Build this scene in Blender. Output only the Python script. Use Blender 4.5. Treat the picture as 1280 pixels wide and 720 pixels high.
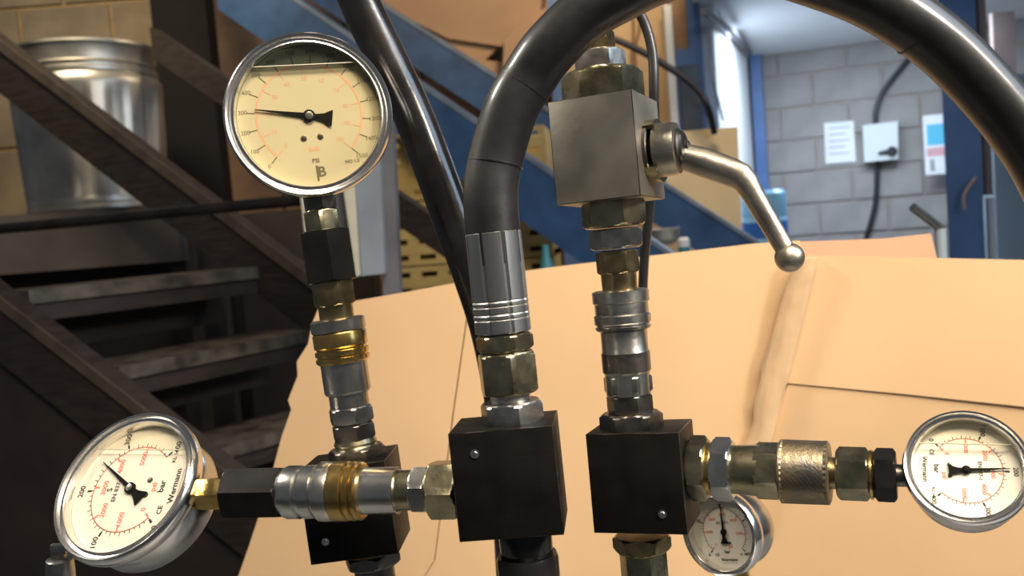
import bpy, bmesh, math, random
from mathutils import Vector, Matrix, noise
random.seed(7)
for o in list(bpy.data.objects):
    bpy.data.objects.remove(o, do_unlink=True)
SC = bpy.context.scene
COL = SC.collection
rad = math.radians

# ------------------------------------------------------------------ camera
F_PX = 1150.0
CAM = Vector((0.0, 0.0, 1.60))
PITCH, ROLL = rad(4.0), rad(4.5)
FWD = Vector((0, math.cos(PITCH), -math.sin(PITCH)))
_R0 = Vector((1, 0, 0)); _U0 = _R0.cross(FWD)
RGT = _R0 * math.cos(ROLL) - _U0 * math.sin(ROLL)
UPV = _U0 * math.cos(ROLL) + _R0 * math.sin(ROLL)
cd = bpy.data.cameras.new('camera'); cam = bpy.data.objects.new('camera', cd); COL.objects.link(cam)
cam.matrix_world = Matrix(((RGT.x, UPV.x, -FWD.x, CAM.x), (RGT.y, UPV.y, -FWD.y, CAM.y),
                           (RGT.z, UPV.z, -FWD.z, CAM.z), (0, 0, 0, 1)))
cd.sensor_width = 36.0; cd.lens = 36.0 * F_PX / 1280.0
cd.clip_start = 0.02; cd.clip_end = 60
cd.dof.use_dof = True; cd.dof.focus_distance = 0.56; cd.dof.aperture_fstop = 11.0
SC.camera = cam
SC.view_settings.view_transform = 'Standard'; SC.view_settings.look = 'None'
SC.view_settings.gamma = 1.0; SC.view_settings.use_curve_mapping = False
SC.view_settings.exposure = 0.0

# ------------------------------------------------------------------ world and lights
W = bpy.data.worlds.new('world'); SC.world = W; W.use_nodes = True
W.node_tree.nodes['Background'].inputs[0].default_value = (0.80, 0.88, 1.0, 1)
W.node_tree.nodes['Background'].inputs[1].default_value = 0.085

def area(name, loc, target, power, col, sx, sy, spread=180):
    l = bpy.data.lights.new(name, 'AREA'); l.shape = 'RECTANGLE'; l.size = sx; l.size_y = sy
    l.energy = power; l.color = col; l.spread = rad(spread)
    o = bpy.data.objects.new(name, l); COL.objects.link(o); o.location = loc
    o.rotation_euler = (Vector(target) - Vector(loc)).to_track_quat('-Z', 'Y').to_euler()
    return o
area('bench_lamp_light', (0.65, -0.05, 2.95), (0.28, 0.85, 1.35), 26.5, (1.0, 0.85, 0.67), 1.6, 0.26, 100)
area('work_lamp_light', (1.45, -0.40, 2.45), (-0.05, 0.70, 1.65), 11, (1.0, 0.86, 0.70), 0.30, 0.30, 110)
area('window_light', (2.3, -0.1, 2.95), (0.3, 0.8, 1.6), 40, (0.58, 0.77, 1.0), 1.8, 1.4)
area('office_lamp_light', (1.95, 5.1, 2.58), (2.0, 5.4, 0.5), 44, (0.72, 0.85, 1.0), 1.2, 0.6)
area('stair_lamp_light', (0.72, 3.3, 3.3), (0.72, 4.5, 1.95), 26, (1.0, 0.80, 0.54), 0.6, 0.3)
area('landing_lamp_light', (-1.4, 2.45, 3.4), (-1.45, 3.6, 2.1), 14, (1.0, 0.82, 0.56), 0.6, 0.3, 110)
area('side_strip_light', (-1.6, 0.85, 2.9), (-0.05, 0.55, 1.8), 6, (1.0, 0.92, 0.80), 0.30, 0.30, 80)

# ------------------------------------------------------------------ pixel helpers
def ray(px, py):
    return FWD + RGT * ((px - 640.0) / F_PX) - UPV * ((py - 360.0) / F_PX)
def P(px, py, d):
    return CAM + ray(px, py) * d
def hit(px, py, p0, n):
    r = ray(px, py); return CAM + r * ((p0 - CAM).dot(n) / r.dot(n))
def hitz(px, py, z):
    r = ray(px, py); return CAM + r * ((z - CAM.z) / r.z)
def proj(p):
    q = p - CAM; d = q.dot(FWD)
    return (640 + F_PX * q.dot(RGT) / d, 360 - F_PX * q.dot(UPV) / d, d)
YAW = rad(20)
BU = Vector((math.cos(YAW), -math.sin(YAW), 0)); BV = Vector((math.sin(YAW), math.cos(YAW), 0)); Z = Vector((0, 0, 1))

# ------------------------------------------------------------------ materials
MATS = {}
def mat(name, col, rough=0.5, metal=0.0, var=0.12, scale=40.0, bump=0.0, bscale=200.0, col2=None, coat=0.0, stretch=None, spec=0.5):
    m = bpy.data.materials.new(name); m.use_nodes = True; nt = m.node_tree
    b = nt.nodes['Principled BSDF']
    tc = nt.nodes.new('ShaderNodeTexCoord')
    src = tc.outputs['Object']
    if stretch:
        mp = nt.nodes.new('ShaderNodeMapping'); mp.inputs['Scale'].default_value = stretch
        nt.links.new(src, mp.inputs['Vector']); src = mp.outputs['Vector']
    n = nt.nodes.new('ShaderNodeTexNoise'); n.inputs['Scale'].default_value = scale; n.inputs['Detail'].default_value = 5
    nt.links.new(src, n.inputs['Vector'])
    r = nt.nodes.new('ShaderNodeValToRGB')
    c2 = col2 or tuple(c * (1 - 2 * var) for c in col)
    r.color_ramp.elements[0].position = 0.32; r.color_ramp.elements[1].position = 0.66
    r.color_ramp.elements[0].color = (*c2, 1); r.color_ramp.elements[1].color = (*col, 1)
    nt.links.new(n.outputs['Fac'], r.inputs['Fac']); nt.links.new(r.outputs['Color'], b.inputs['Base Color'])
    b.inputs['Metallic'].default_value = metal
    mr = nt.nodes.new('ShaderNodeMapRange'); mr.inputs['To Min'].default_value = max(0.03, rough * 0.75); mr.inputs['To Max'].default_value = min(1, rough * 1.3)
    nt.links.new(n.outputs['Fac'], mr.inputs['Value']); nt.links.new(mr.outputs['Result'], b.inputs['Roughness'])
    b.inputs['Coat Weight'].default_value = coat; b.inputs['Coat Roughness'].default_value = 0.15
    b.inputs['Specular IOR Level'].default_value = spec
    if bump:
        n2 = nt.nodes.new('ShaderNodeTexNoise'); n2.inputs['Scale'].default_value = bscale; n2.inputs['Detail'].default_value = 4
        nt.links.new(src, n2.inputs['Vector'])
        bp = nt.nodes.new('ShaderNodeBump'); bp.inputs['Strength'].default_value = bump; bp.inputs['Distance'].default_value = 0.002
        nt.links.new(n2.outputs['Fac'], bp.inputs['Height']); nt.links.new(bp.outputs['Normal'], b.inputs['Normal'])
    MATS[name] = m
    return m
mat('zinc', (0.50, 0.49, 0.45), 0.30, 1.0, 0.16, 60, 0.08, 300)
mat('bright_zinc', (0.74, 0.72, 0.66), 0.24, 1.0, 0.10, 60, 0.05, 300)
mat('olive_zinc', (0.46, 0.41, 0.26), 0.28, 1.0, 0.18, 70, 0.06, 300)
mat('dark_steel', (0.24, 0.22, 0.19), 0.34, 1.0, 0.22, 70, 0.10, 300)
mat('brass', (0.68, 0.47, 0.16), 0.24, 1.0, 0.14, 80, 0.04, 300)
mat('dirty_brass', (0.42, 0.33, 0.17), 0.30, 1.0, 0.24, 80, 0.08, 300)
mat('ferrule', (0.45, 0.46, 0.45), 0.36, 1.0, 0.14, 25, 0.12, 160, stretch=(1, 1, 0.15))
mat('valve_steel', (0.42, 0.395, 0.33), 0.5, 1.0, 0.10, 30, 0.04, 250)
mat('worn_knurl', (0.40, 0.31, 0.17), 0.42, 1.0, 0.2, 45, 0.2, 300, col2=(0.22, 0.21, 0.20))
mat('ink_olive', (0.12, 0.11, 0.07), 0.5, 0, 0.0)
mat('ink_rose', (0.62, 0.33, 0.21), 0.5, 0, 0.0)
mat('handle_steel', (0.58, 0.53, 0.44), 0.38, 1.0, 0.14, 50, 0.15, 200)
mat('black_oxide', (0.007, 0.0065, 0.006), 0.5, 0.0, 0.2, 50, 0.06, 250, spec=0.13)
mat('black_anodised', (0.012, 0.011, 0.011), 0.32, 0.0, 0.2, 50, 0.04, 300, spec=0.16)
mat('edge_worn', (0.20, 0.17, 0.14), 0.42, 1.0, 0.4, 80)
mat('rubber', (0.012, 0.012, 0.013), 0.45, 0.0, 0.25, 35, 0.12, 90, spec=0.42, coat=0.40)
mat('rubber_oily', (0.014, 0.012, 0.011), 0.20, 0.0, 0.3, 40, 0.10, 140, spec=0.8)
mat('tape', (0.014, 0.013, 0.012), 0.22, 0.0, 0.2, 30, 0.4, 60)
mat('chrome', (0.86, 0.84, 0.80), 0.20, 1.0, 0.06, 30)
mat('case_steel', (0.60, 0.59, 0.57), 0.22, 1.0, 0.08, 30)
mat('dial', (0.46, 0.425, 0.30), 0.5, 0, 0.02, 20)
mat('dial_white', (0.84, 0.81, 0.73), 0.5, 0, 0.02, 20)
mat('ink_black', (0.015, 0.015, 0.015), 0.5, 0, 0.0)
mat('ink_red', (0.78, 0.22, 0.17), 0.5, 0, 0.0)
mat('pointer_black', (0.006, 0.006, 0.006), 0.6, 0, 0.0, spec=0.1)
mat('near_black', (0.012, 0.010, 0.010), 0.8, 0, 0.2, 8, spec=0.2)  # even near-black colour of the upright timber post
mat('cardboard', (0.63, 0.43, 0.245), 0.8, 0, 0.05, 5, 0.06, 60, col2=(0.585, 0.395, 0.22), spec=0.2)
mat('cardboard_edge', (0.58, 0.38, 0.21), 0.85, 0, 0.2, 60, spec=0.2)
mat('cardboard_pink', (0.52, 0.31, 0.19), 0.8, 0, 0.05, 6, spec=0.2)
mat('tape_paper', (0.66, 0.46, 0.27), 0.5, 0, 0.12, 20, 0.25, 35, spec=0.35)
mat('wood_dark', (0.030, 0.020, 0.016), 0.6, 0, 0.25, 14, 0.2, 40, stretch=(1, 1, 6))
mat('wood_edge', (0.09, 0.068, 0.05), 0.6, 0, 0.2, 14, 0.2, 40)
mat('wood_worn', (0.115, 0.10, 0.08), 0.45, 0, 0.35, 18, 0.3, 40)
mat('wood_brown', (0.33, 0.19, 0.10), 0.6, 0, 0.18, 8, 0.15, 40)
mat('plywood', (0.66, 0.44, 0.23), 0.6, 0, 0.12, 3, 0.1, 40)
mat('plywood_pale', (0.68, 0.53, 0.31), 0.6, 0, 0.08, 4, 0.1, 40)
mat('carton', (0.42, 0.26, 0.155), 0.8, 0, 0.08, 4, spec=0.2)
mat('steel_black', (0.020, 0.018, 0.018), 0.35, 0, 0.2, 10)
mat('pipe_black', (0.05, 0.042, 0.038), 0.26, 0.6, 0.2, 20)
mat('blue_paint', (0.040, 0.105, 0.25), 0.42, 0, 0.18, 9, 0.08, 60)
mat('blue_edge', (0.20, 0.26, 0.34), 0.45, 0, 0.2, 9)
mat('blue_column', (0.085, 0.17, 0.38), 0.45, 0, 0.12, 6)
mat('galv', (0.58, 0.56, 0.50), 0.42, 0.9, 0.16, 8, 0.08, 30)
mat('grey_blue', (0.26, 0.31, 0.36), 0.5, 0, 0.12, 8)
mat('grey_post', (0.14, 0.14, 0.16), 0.5, 0, 0.15, 10)
mat('pale_edge', (0.58, 0.56, 0.44), 0.5, 0, 0.1, 12)
mat('yellow_crate', (0.50, 0.36, 0.13), 0.5, 0, 0.12, 6)
mat('block', (0.30, 0.235, 0.155), 0.9, 0, 0.16, 6, 0.4, 50)
mat('block_grey', (0.33, 0.305, 0.29), 0.9, 0, 0.10, 6, 0.3, 50)
mat('mortar', (0.50, 0.34, 0.15), 0.9, 0, 0.15, 15)
mat('mortar_grey', (0.39, 0.33, 0.29), 0.9, 0, 0.1, 15)
mat('white_paint', (0.80, 0.82, 0.84), 0.6, 0, 0.03, 3)
mat('ceiling_white', (0.80, 0.81, 0.82), 0.8, 0, 0.02, 3)
mat('paper', (0.80, 0.81, 0.84), 0.7, 0, 0.03, 10)
mat('plastic_grey', (0.66, 0.69, 0.68), 0.5, 0, 0.03, 5)
mat('plastic_black', (0.02, 0.02, 0.025), 0.4, 0, 0.1, 10)
mat('cyan_print', (0.10, 0.50, 0.70), 0.6, 0, 0.03, 5)
mat('pink_print', (0.75, 0.40, 0.42), 0.6, 0, 0.1, 5)
mat('grey_print', (0.40, 0.41, 0.45), 0.6, 0, 0.1, 5)
mat('bottle_blue', (0.28, 0.58, 0.82), 0.2, 0, 0.05, 5)
mat('label_blue', (0.03, 0.14, 0.50), 0.4, 0, 0.1, 8)
mat('teal', (0.05, 0.28, 0.34), 0.4, 0, 0.1, 8)
mat('concrete', (0.20, 0.19, 0.175), 0.85, 0, 0.2, 3)
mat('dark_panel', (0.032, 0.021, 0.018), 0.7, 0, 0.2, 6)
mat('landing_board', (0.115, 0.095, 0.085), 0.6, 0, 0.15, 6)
mat('cabinet_teal', (0.36, 0.45, 0.49), 0.5, 0, 0.06, 4)
mat('pinkish', (0.36, 0.26, 0.24), 0.6, 0, 0.1, 5)
mat('bench_steel', (0.16, 0.17, 0.18), 0.5, 0.4, 0.15, 10)
mat('copper', (0.52, 0.30, 0.20), 0.4, 0.6, 0.1, 10)

def glass_mat(name, tint, gloss):
    m = bpy.data.materials.new(name); m.use_nodes = True; nt = m.node_tree; nt.nodes.clear()
    out = nt.nodes.new('ShaderNodeOutputMaterial'); mx = nt.nodes.new('ShaderNodeMixShader')
    tr = nt.nodes.new('ShaderNodeBsdfTransparent'); tr.inputs[0].default_value = (*tint, 1)
    gl = nt.nodes.new('ShaderNodeBsdfGlossy'); gl.inputs['Roughness'].default_value = 0.03
    fr = nt.nodes.new('ShaderNodeFresnel'); fr.inputs[0].default_value = 1.45
    mu = nt.nodes.new('ShaderNodeMath'); mu.operation = 'MULTIPLY'; mu.inputs[1].default_value = gloss
    nt.links.new(fr.outputs[0], mu.inputs[0]); nt.links.new(mu.outputs[0], mx.inputs[0])
    nt.links.new(tr.outputs[0], mx.inputs[1]); nt.links.new(gl.outputs[0], mx.inputs[2])
    nt.links.new(mx.outputs[0], out.inputs[0]); MATS[name] = m
glass_mat('glass', (0.97, 0.97, 0.95), 0.35)
glass_mat('glycerine', (0.98, 0.95, 0.86), 0.2)
glass_mat('glycerine_clear', (0.99, 0.98, 0.96), 0.2)
glass_mat('bubble_reflect_tint', (0.58, 0.64, 0.64), 0.8)  # grey tint stands in for the reflection off the air bubble
glass_mat('water', (0.55, 0.80, 0.95), 1.0)

# ------------------------------------------------------------------ mesh helpers
def link(name, bm, m, parent=None, sharp=32, shade=True):
    bmesh.ops.recalc_face_normals(bm, faces=bm.faces)
    if shade:
        lim = rad(sharp)
        for f in bm.faces: f.smooth = True
        for e in bm.edges:
            if len(e.link_faces) == 2 and e.calc_face_angle(0) > lim: e.smooth = False
    me = bpy.data.meshes.new(name); bm.to_mesh(me); bm.free()
    me.materials.append(MATS[m])
    o = bpy.data.objects.new(name, me); COL.objects.link(o)
    if parent: o.parent = parent
    return o
def tag(o, label, cat, group=None):
    o['label'] = label; o['category'] = cat
    if group: o['group'] = group
    return o
def structure(o, label=None):
    o['kind'] = 'structure'
    if label: o['label'] = label
    return o
def frame(o, zdir, ydir):
    z = zdir.normalized(); x = ydir.cross(z).normalized(); y = z.cross(x)
    return Matrix(((x.x, y.x, z.x, o.x), (x.y, y.y, z.y, o.y), (x.z, y.z, z.z, o.z), (0, 0, 0, 1)))
def thing(name, label, cat, mw, group=None):
    o = bpy.data.objects.new(name, None); COL.objects.link(o); o.matrix_world = mw; o.empty_display_size = 0.02
    return tag(o, label, cat, group)
def rings(bm, rs, closed=True):
    """rs: list of lists of Vectors (same count); caps at both ends if closed"""
    vs = [[bm.verts.new(v) for v in r] for r in rs]
    n = len(vs[0])
    for a, b in zip(vs[:-1], vs[1:]):
        for i in range(n):
            bm.faces.new((a[i], a[(i + 1) % n], b[(i + 1) % n], b[i]))
    if closed:
        bm.faces.new(list(reversed(vs[0]))); bm.faces.new(vs[-1])
    return bm
def lathe(prof, seg=40, bm=None, closed=True):
    bm = bm or bmesh.new()
    rs = [[Vector((r * math.cos(2 * math.pi * i / seg), r * math.sin(2 * math.pi * i / seg), z)) for i in range(seg)] for z, r in prof]
    return rings(bm, rs, closed)
def hexnut(z0, z1, ap, ch=None, sides=6, bm=None, rot=0.0, topr=1.0):
    bm = bm or bmesh.new(); h = abs(z1 - z0); s = 1 if z1 > z0 else -1
    cr = ap / math.cos(math.pi / sides); ch = ch if ch is not None else min(h * 0.28, (cr - ap) * 0.9)
    seg = sides * 8; rs = []
    steps = [(0, 0.0), (0.35, 0.45), (0.7, 0.8), (1, 1.0)]
    zz = [(z0 + s * ch * a, b) for a, b in steps] + [(z1 - s * ch * a, b) for a, b in reversed(steps)]
    for k, (z, b) in enumerate(zz):
        lim = ap * 0.99 + (cr * 1.001 - ap * 0.99) * b; r_ = []
        tp = 1 + (topr - 1) * (z - z0) / (z1 - z0)
        for i in range(seg):
            t = 2 * math.pi * i / seg; w = (t % (2 * math.pi / sides)) - math.pi / sides
            r = min(ap / math.cos(w), lim) * tp
            r_.append(Vector((r * math.cos(t + rot), r * math.sin(t + rot), z)))
        rs.append(r_)
    return rings(bm, rs)
def box(bm, x0, x1, y0, y1, z0, z1, M=None, bev=0.0):
    r = bmesh.ops.create_cube(bm, size=1.0)['verts']
    for v in r:
        v.co = Vector(((x0 + x1) / 2 + v.co.x * (x1 - x0), (y0 + y1) / 2 + v.co.y * (y1 - y0), (z0 + z1) / 2 + v.co.z * (z1 - z0)))
    if bev:
        es = list({e for v in r for e in v.link_edges})
        rr = bmesh.ops.bevel(bm, geom=es, offset=bev, segments=2, affect='EDGES', profile=0.6)
        r = list({v for v in rr['verts']} | {v for v in r if v.is_valid})
    if M:
        for v in r: v.co = M @ v.co
    return bm
def obox(bm, o, a, b, c, bev=0.0):
    """box from corner o with edge vectors a, b, c"""
    vs = [bm.verts.new(o + a * i + b * j + c * k) for i in (0, 1) for j in (0, 1) for k in (0, 1)]
    for q in ((0, 1, 3, 2), (4, 6, 7, 5), (0, 4, 5, 1), (2, 3, 7, 6), (0, 2, 6, 4), (1, 5, 7, 3)):
        bm.faces.new([vs[i] for i in q])
    return bm
def catmull(pts, n=8):
    out = []; p = [pts[0] * 2 - pts[1]] + list(pts) + [pts[-1] * 2 - pts[-2]]
    for i in range(1, len(p) - 2):
        for k in range(n):
            t = k / n
            out.append(0.5 * (2 * p[i] + (p[i + 1] - p[i - 1]) * t + (2 * p[i - 1] - 5 * p[i] + 4 * p[i + 1] - p[i + 2]) * t * t
                              + (3 * p[i] - p[i - 1] - 3 * p[i + 1] + p[i + 2]) * t ** 3))
    out.append(pts[-1]); return out
def tube(pts, r, seg=16, n=8, bm=None, wob=0.0, rfun=None):
    bm = bm or bmesh.new(); c = catmull(pts, n) if n > 1 else list(pts); rs = []
    t = (c[1] - c[0]).normalized(); nrm = t.orthogonal().normalized()
    for i, q in enumerate(c):
        tt = (c[min(i + 1, len(c) - 1)] - c[max(i - 1, 0)]).normalized()
        nrm = (nrm - tt * nrm.dot(tt)).normalized(); b = tt.cross(nrm)
        ri = r * (1 + (wob * math.sin(i * 1.7) if wob else 0))
        if rfun: ri = rfun(i / (len(c) - 1)) * r
        rs.append([q + (nrm * math.cos(2 * math.pi * k / seg) + b * math.sin(2 * math.pi * k / seg)) * ri for k in range(seg)])
    return rings(bm, rs)
def prism(bm, poly, off):
    a = [bm.verts.new(p) for p in poly]; b = [bm.verts.new(p + off) for p in poly]
    bm.faces.new(a); bm.faces.new(list(reversed(b)))
    for i in range(len(a)):
        j = (i + 1) % len(a); bm.faces.new((a[j], a[i], b[i], b[j]))
    return bm
TXT = {}
def text_bm(bm, s, size, M, bold=False):
    """flat print: letter outlines as thin meshes"""
    key = (s, bold)
    if key not in TXT:
        c = bpy.data.curves.new('t', 'FONT'); c.body = s; c.size = 1.0; c.align_x = 'CENTER'; c.align_y = 'CENTER'
        c.resolution_u = 2
        if bold: c.offset = 0.025
        o = bpy.data.objects.new('t', c); COL.objects.link(o)
        dg = bpy.context.evaluated_depsgraph_get()
        me = bpy.data.meshes.new_from_object(o.evaluated_get(dg))
        TXT[key] = ([v.co.copy() for v in me.vertices], [tuple(p.vertices) for p in me.polygons])
        bpy.data.objects.remove(o); bpy.data.curves.remove(c); bpy.data.meshes.remove(me)
    vs, fs = TXT[key]
    nv = [bm.verts.new(M @ (v * size)) for v in vs]
    for f in fs:
        try: bm.faces.new([nv[i] for i in f])
        except ValueError: pass
    return bm

# ------------------------------------------------------------------ axis helper for turned stacks
class Axis:
    def __init__(self, p0, d, coord):
        self.p0 = p0; self.d = d.normalized(); self.c = coord
    def t(self, v):
        lo, hi = -0.6, 0.6
        f = lambda t: proj(self.p0 + self.d * t)[self.c]
        inc = f(0.01) > f(0)
        for _ in range(50):
            m = (lo + hi) / 2
            if (f(m) < v) == inc: lo = m
            else: hi = m
        return (lo + hi) / 2
    def at(self, v): return self.p0 + self.d * self.t(v)
    def r(self, v, px): return px * proj(self.at(v))[2] / F_PX
class Stack:
    """turned and hexagonal pieces strung on an axis; thing frame at px value v0, local +Z along the axis"""
    def __init__(self, ax, name, label, cat, v0, yhint, group=None, rot=0.0):
        self.ax = ax; self.t0 = ax.t(v0); self.rot = rot
        self.o = thing(name, label, cat, frame(ax.at(v0), ax.d, yhint), group)
    def z(self, v): return self.ax.t(v) - self.t0
    def hex(self, name, v0, v1, half, m, rot=None, topr=1.0, ch=None):
        r = self.ax.r((v0 + v1) / 2, half)
        return link(name, hexnut(self.z(v0), self.z(v1), r * 0.93, ch, rot=self.rot if rot is None else rot, topr=topr), m, self.o, 20)
    def turn(self, name, prof, m, seg=40):
        return link(name, lathe([(self.z(v), self.ax.r(v, h)) for v, h in prof], seg), m, self.o, 28)

# ================================================================== SETTING
bm = bmesh.new(); box(bm, -6, 7, -3, 9, -0.1, 0)
structure(link('floor', bm, 'concrete'))

def block_wall(name, o, du, n, L, z0, z1, bl, bh, thick, mb, mm, shift=0.5, seed=1, vis=None):
    """wall core with individual blocks laid proud of recessed joints; n points to the room"""
    rnd = random.Random(seed); bmw = bmesh.new(); g = 0.007
    obox(bmw, o + Z * z0, du * L, -n * thick, Z * (z1 - z0))
    w = structure(link(name, bmw, mm, shade=False))
    shared = {}
    r = 0; z = z0
    while z < z1 - 0.02:
        h = min(bh, z1 - z); x = -bl * shift * (r % 2); 
        while x < L - 0.01:
            a, b = max(x, 0) + g, min(x + bl, L) - g
            if b - a > 0.03:
                key = (round(b - a, 3), round(h, 3))
                if key not in shared:
                    bb = bmesh.new(); box(bb, 0, b - a, 0, 0.02, g, h - g, bev=0.004)
                    me = bpy.data.meshes.new('block'); bmesh.ops.recalc_face_normals(bb, faces=bb.faces); bb.to_mesh(me); bb.free()
                    me.materials.append(MATS[mb]); shared[key] = me
                q = bpy.data.objects.new('block', shared[key]); COL.objects.link(q)
                p = o + du * a + Z * z + n * (rnd.uniform(-0.008, -0.003))
                q.matrix_world = Matrix(((du.x, n.x, 0, p.x), (du.y, n.y, 0, p.y), (0, 0, 1, p.z), (0, 0, 0, 1)))
                q.parent = w
            x += bl
        z += bh; r += 1
    return w
# right-hand back wall, 20 degrees off the camera axis
WB0 = P(939, 75, 6.5); WB0.z = 0.0
block_wall('wall_back', WB0 - BU * 0.05, BU, -BV, 1.62, 0, 2.63, 0.45, 0.225, 0.2, 'block_grey', 'mortar_grey', seed=3)
PIER = WB0 + BU * 1.30 - BV * 0.14
block_wall('wall_pier', PIER, BU, -BV, 2.2, 0, 2.63, 0.45, 0.225, 0.32, 'block_grey', 'mortar_grey', seed=4)
bm = bmesh.new(); c0 = WB0 - BU * 0.1 + Z * 2.63 + BV * 0.3
obox(bm, c0, BU * 4.2, -BV * 3.1, Z * 0.12)
structure(link('ceiling', bm, 'ceiling_white', shade=False))
# white partition running towards the camera, with a dark end post
bm = bmesh.new(); obox(bm, WB0 - BU * 0.02, -BV * 1.95, -BU * 0.06, Z * 2.63)
structure(link('wall_partition', bm, 'white_paint', shade=False))
bm = bmesh.new(); obox(bm, WB0 + BU * 0.0 - BV * 0.02, BU * 0.075, -BV * 0.10, Z * 2.63)
structure(link('trim_1', bm, 'blue_column', shade=False))
# dark blue door frame at the near end of the partition
n_cam = Vector((0, -1, 0))
def post_px(name, x0, x1, yref, d, z0, z1, dep, m, parent=None, bev=0.0):
    a = P(x0, yref, d); b = P(x1, yref, d); a.z = z0; b.z = z0
    du = (b - a); nn = Vector((-du.y, du.x, 0)).normalized()
    if nn.y < 0: nn = -nn
    bm = bmesh.new(); obox(bm, a, du, nn * dep, Z * (z1 - z0))
    return link(name, bm, m, parent, shade=False)
d1 = structure(post_px('door_1', 848, 881, 130, 4.62, 0, P(860, 62, 4.62).z, 0.06, 'blue_column'))
post_px('door_panel', 852, 877, 130, 4.60, 0.1, P(860, 82, 4.6).z, 0.01, 'steel_black', d1)
q = structure(post_px('trim_2', 838, 847, 130, 4.60, 0, 2.62, 0.08, 'white_paint'))
q = structure(post_px('trim_3', 866, 882, 130, 4.66, 0, 3.3, 0.08, 'blue_column'))
q = structure(post_px('wall_header', 842, 867, 60, 4.66, P(860, 62, 4.66).z, 3.3, 0.05, 'wood_brown'))
# warm plywood partition left of the door
wp = structure(post_px('wall_plywood', 690, 839, 100, 4.75, 0, 3.4, 0.05, 'plywood'))
# left-hand block wall behind the landing
LW0 = P(-190, 140, 4.05); LW0.z = 0
block_wall('wall_left', LW0, Vector((1, 0, 0)), Vector((0, -1, 0)), 1.42, 0.0, 3.3, 0.40, 0.30, 0.2, 'block', 'mortar', seed=9)
# brown timber boarding behind the blue stairs
bb0 = P(240, 100, 4.55); bb0.z = 0; bb1 = P(705, 100, 4.95); bb1.z = 0
du = (bb1 - bb0); nb = 5
bm = bmesh.new(); obox(bm, bb0 + Vector((0, 0.05, 0)), du, Vector((0, 0.05, 0)), Z * 3.2)
wt = structure(link('wall_timber', bm, 'wood_dark', shade=False))
for i in range(nb):
    bm = bmesh.new(); obox(bm, bb0 + du * (i / nb + 0.002) + Vector((0, 0.02, 0)), du * (1 / nb - 0.006), Vector((0, 0.035, 0)), Z * 3.2)
    link('plank', bm, 'wood_brown', wt, shade=False)

# ================================================================== WORKBENCH (below the frame)
BZ = 1.15
t = thing('workbench', 'steel workbench under the hydraulic test rig', 'workbench', Matrix.Translation((0.05, 0.75, 0)))
bm = bmesh.new(); box(bm, -0.75, 0.75, -0.38, 0.37, BZ - 0.04, BZ, bev=0.003); link('bench_top', bm, 'bench_steel', t)
for sx in (-0.7, 0.7):
    for sy in (-0.33, 0.32):
        bm = bmesh.new(); box(bm, sx - 0.03, sx + 0.03, sy - 0.03, sy + 0.03, 0, BZ - 0.04, bev=0.003); link('leg', bm, 'bench_steel', t)

# ================================================================== CARDBOARD
cb = thing('cardboard_box', 'large opened brown cardboard box standing behind the hydraulic fittings', 'cardboard box', Matrix.Translation(P(700, 500, 1.05)))
CBI = cb.matrix_world.inverted()
def vplane(a, b):
    d = (b - a); d.z = 0; n = Vector((d.y, -d.x, 0)).normalized()
    if n.dot(CAM - a) < 0: n = -n
    return a, n
def panel(name, pts, pl, m, thick=0.005, off=0.0, sub=None):
    p0, n = pl; poly = []
    for (x, y) in pts:
        q = hit(x, y, p0, n) + n * off
        if q.z < BZ + 0.001: q.z = BZ + 0.001
        poly.append(CBI @ q)
    bm = prism(bmesh.new(), poly, -(n * thick))
    return link(name, bm, m, cb, shade=False)
kA, kB, kC, kD = P(330, 560, 1.13), P(565, 520, 1.085), P(950, 470, 1.03), P(1290, 450, 0.93)
plA, plB, plC = vplane(kA, kB), vplane(kB, kC), vplane(kC, kD)
panel('side_panel', [(398, 385), (440, 377), (520, 363), (585, 351), (582, 400), (565, 520), (543, 700), (520, 880), (225, 880), (262, 840), (298, 720), (312, 680),
                     (335, 610), (352, 546), (364, 512), (360, 500), (372, 470), (371, 452), (385, 430), (390, 405)], plA, 'cardboard')
panel('side_panel', [(586, 351), (640, 341), (700, 333), (760, 326), (830, 318), (880, 312), (940, 305), (1000, 301), (1003, 330), (985, 400), (964, 480), (945, 560), (925, 650), (890, 880), (520, 880), (544, 700), (567, 520), (584, 400)], plB, 'cardboard')
panel('score_line', [(580, 353), (590, 352), (588, 400), (571, 520), (546, 700), (525, 880), (515, 880), (536, 700), (560, 520), (577, 400)], plA, 'cardboard_edge', thick=0.002, off=-0.0055)
panel('main_panel', [(985, 480.5), (1130, 494), (1290, 511), (1500, 535), (1500, 900), (880, 900), (925, 650), (950, 560)], plC, 'cardboard', off=-0.001)
panel('upper_flap', [(995, 319), (1100, 321), (1280, 325), (1500, 331), (1500, 533.4), (1290, 509.4), (1130, 492.4), (982, 478.6), (995, 400)], (plC[0], (plC[1] + Z * 0.05).normalized()), 'cardboard', off=0.0)
panel('rear_flap', [(985, 312), (1000, 302), (1060, 300), (1110, 298), (1164, 292), (1173, 330), (1165, 420), (990, 420)], vplane(P(1000, 300, 1.06), P(1170, 300, 1.10)), 'cardboard_pink')
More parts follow.
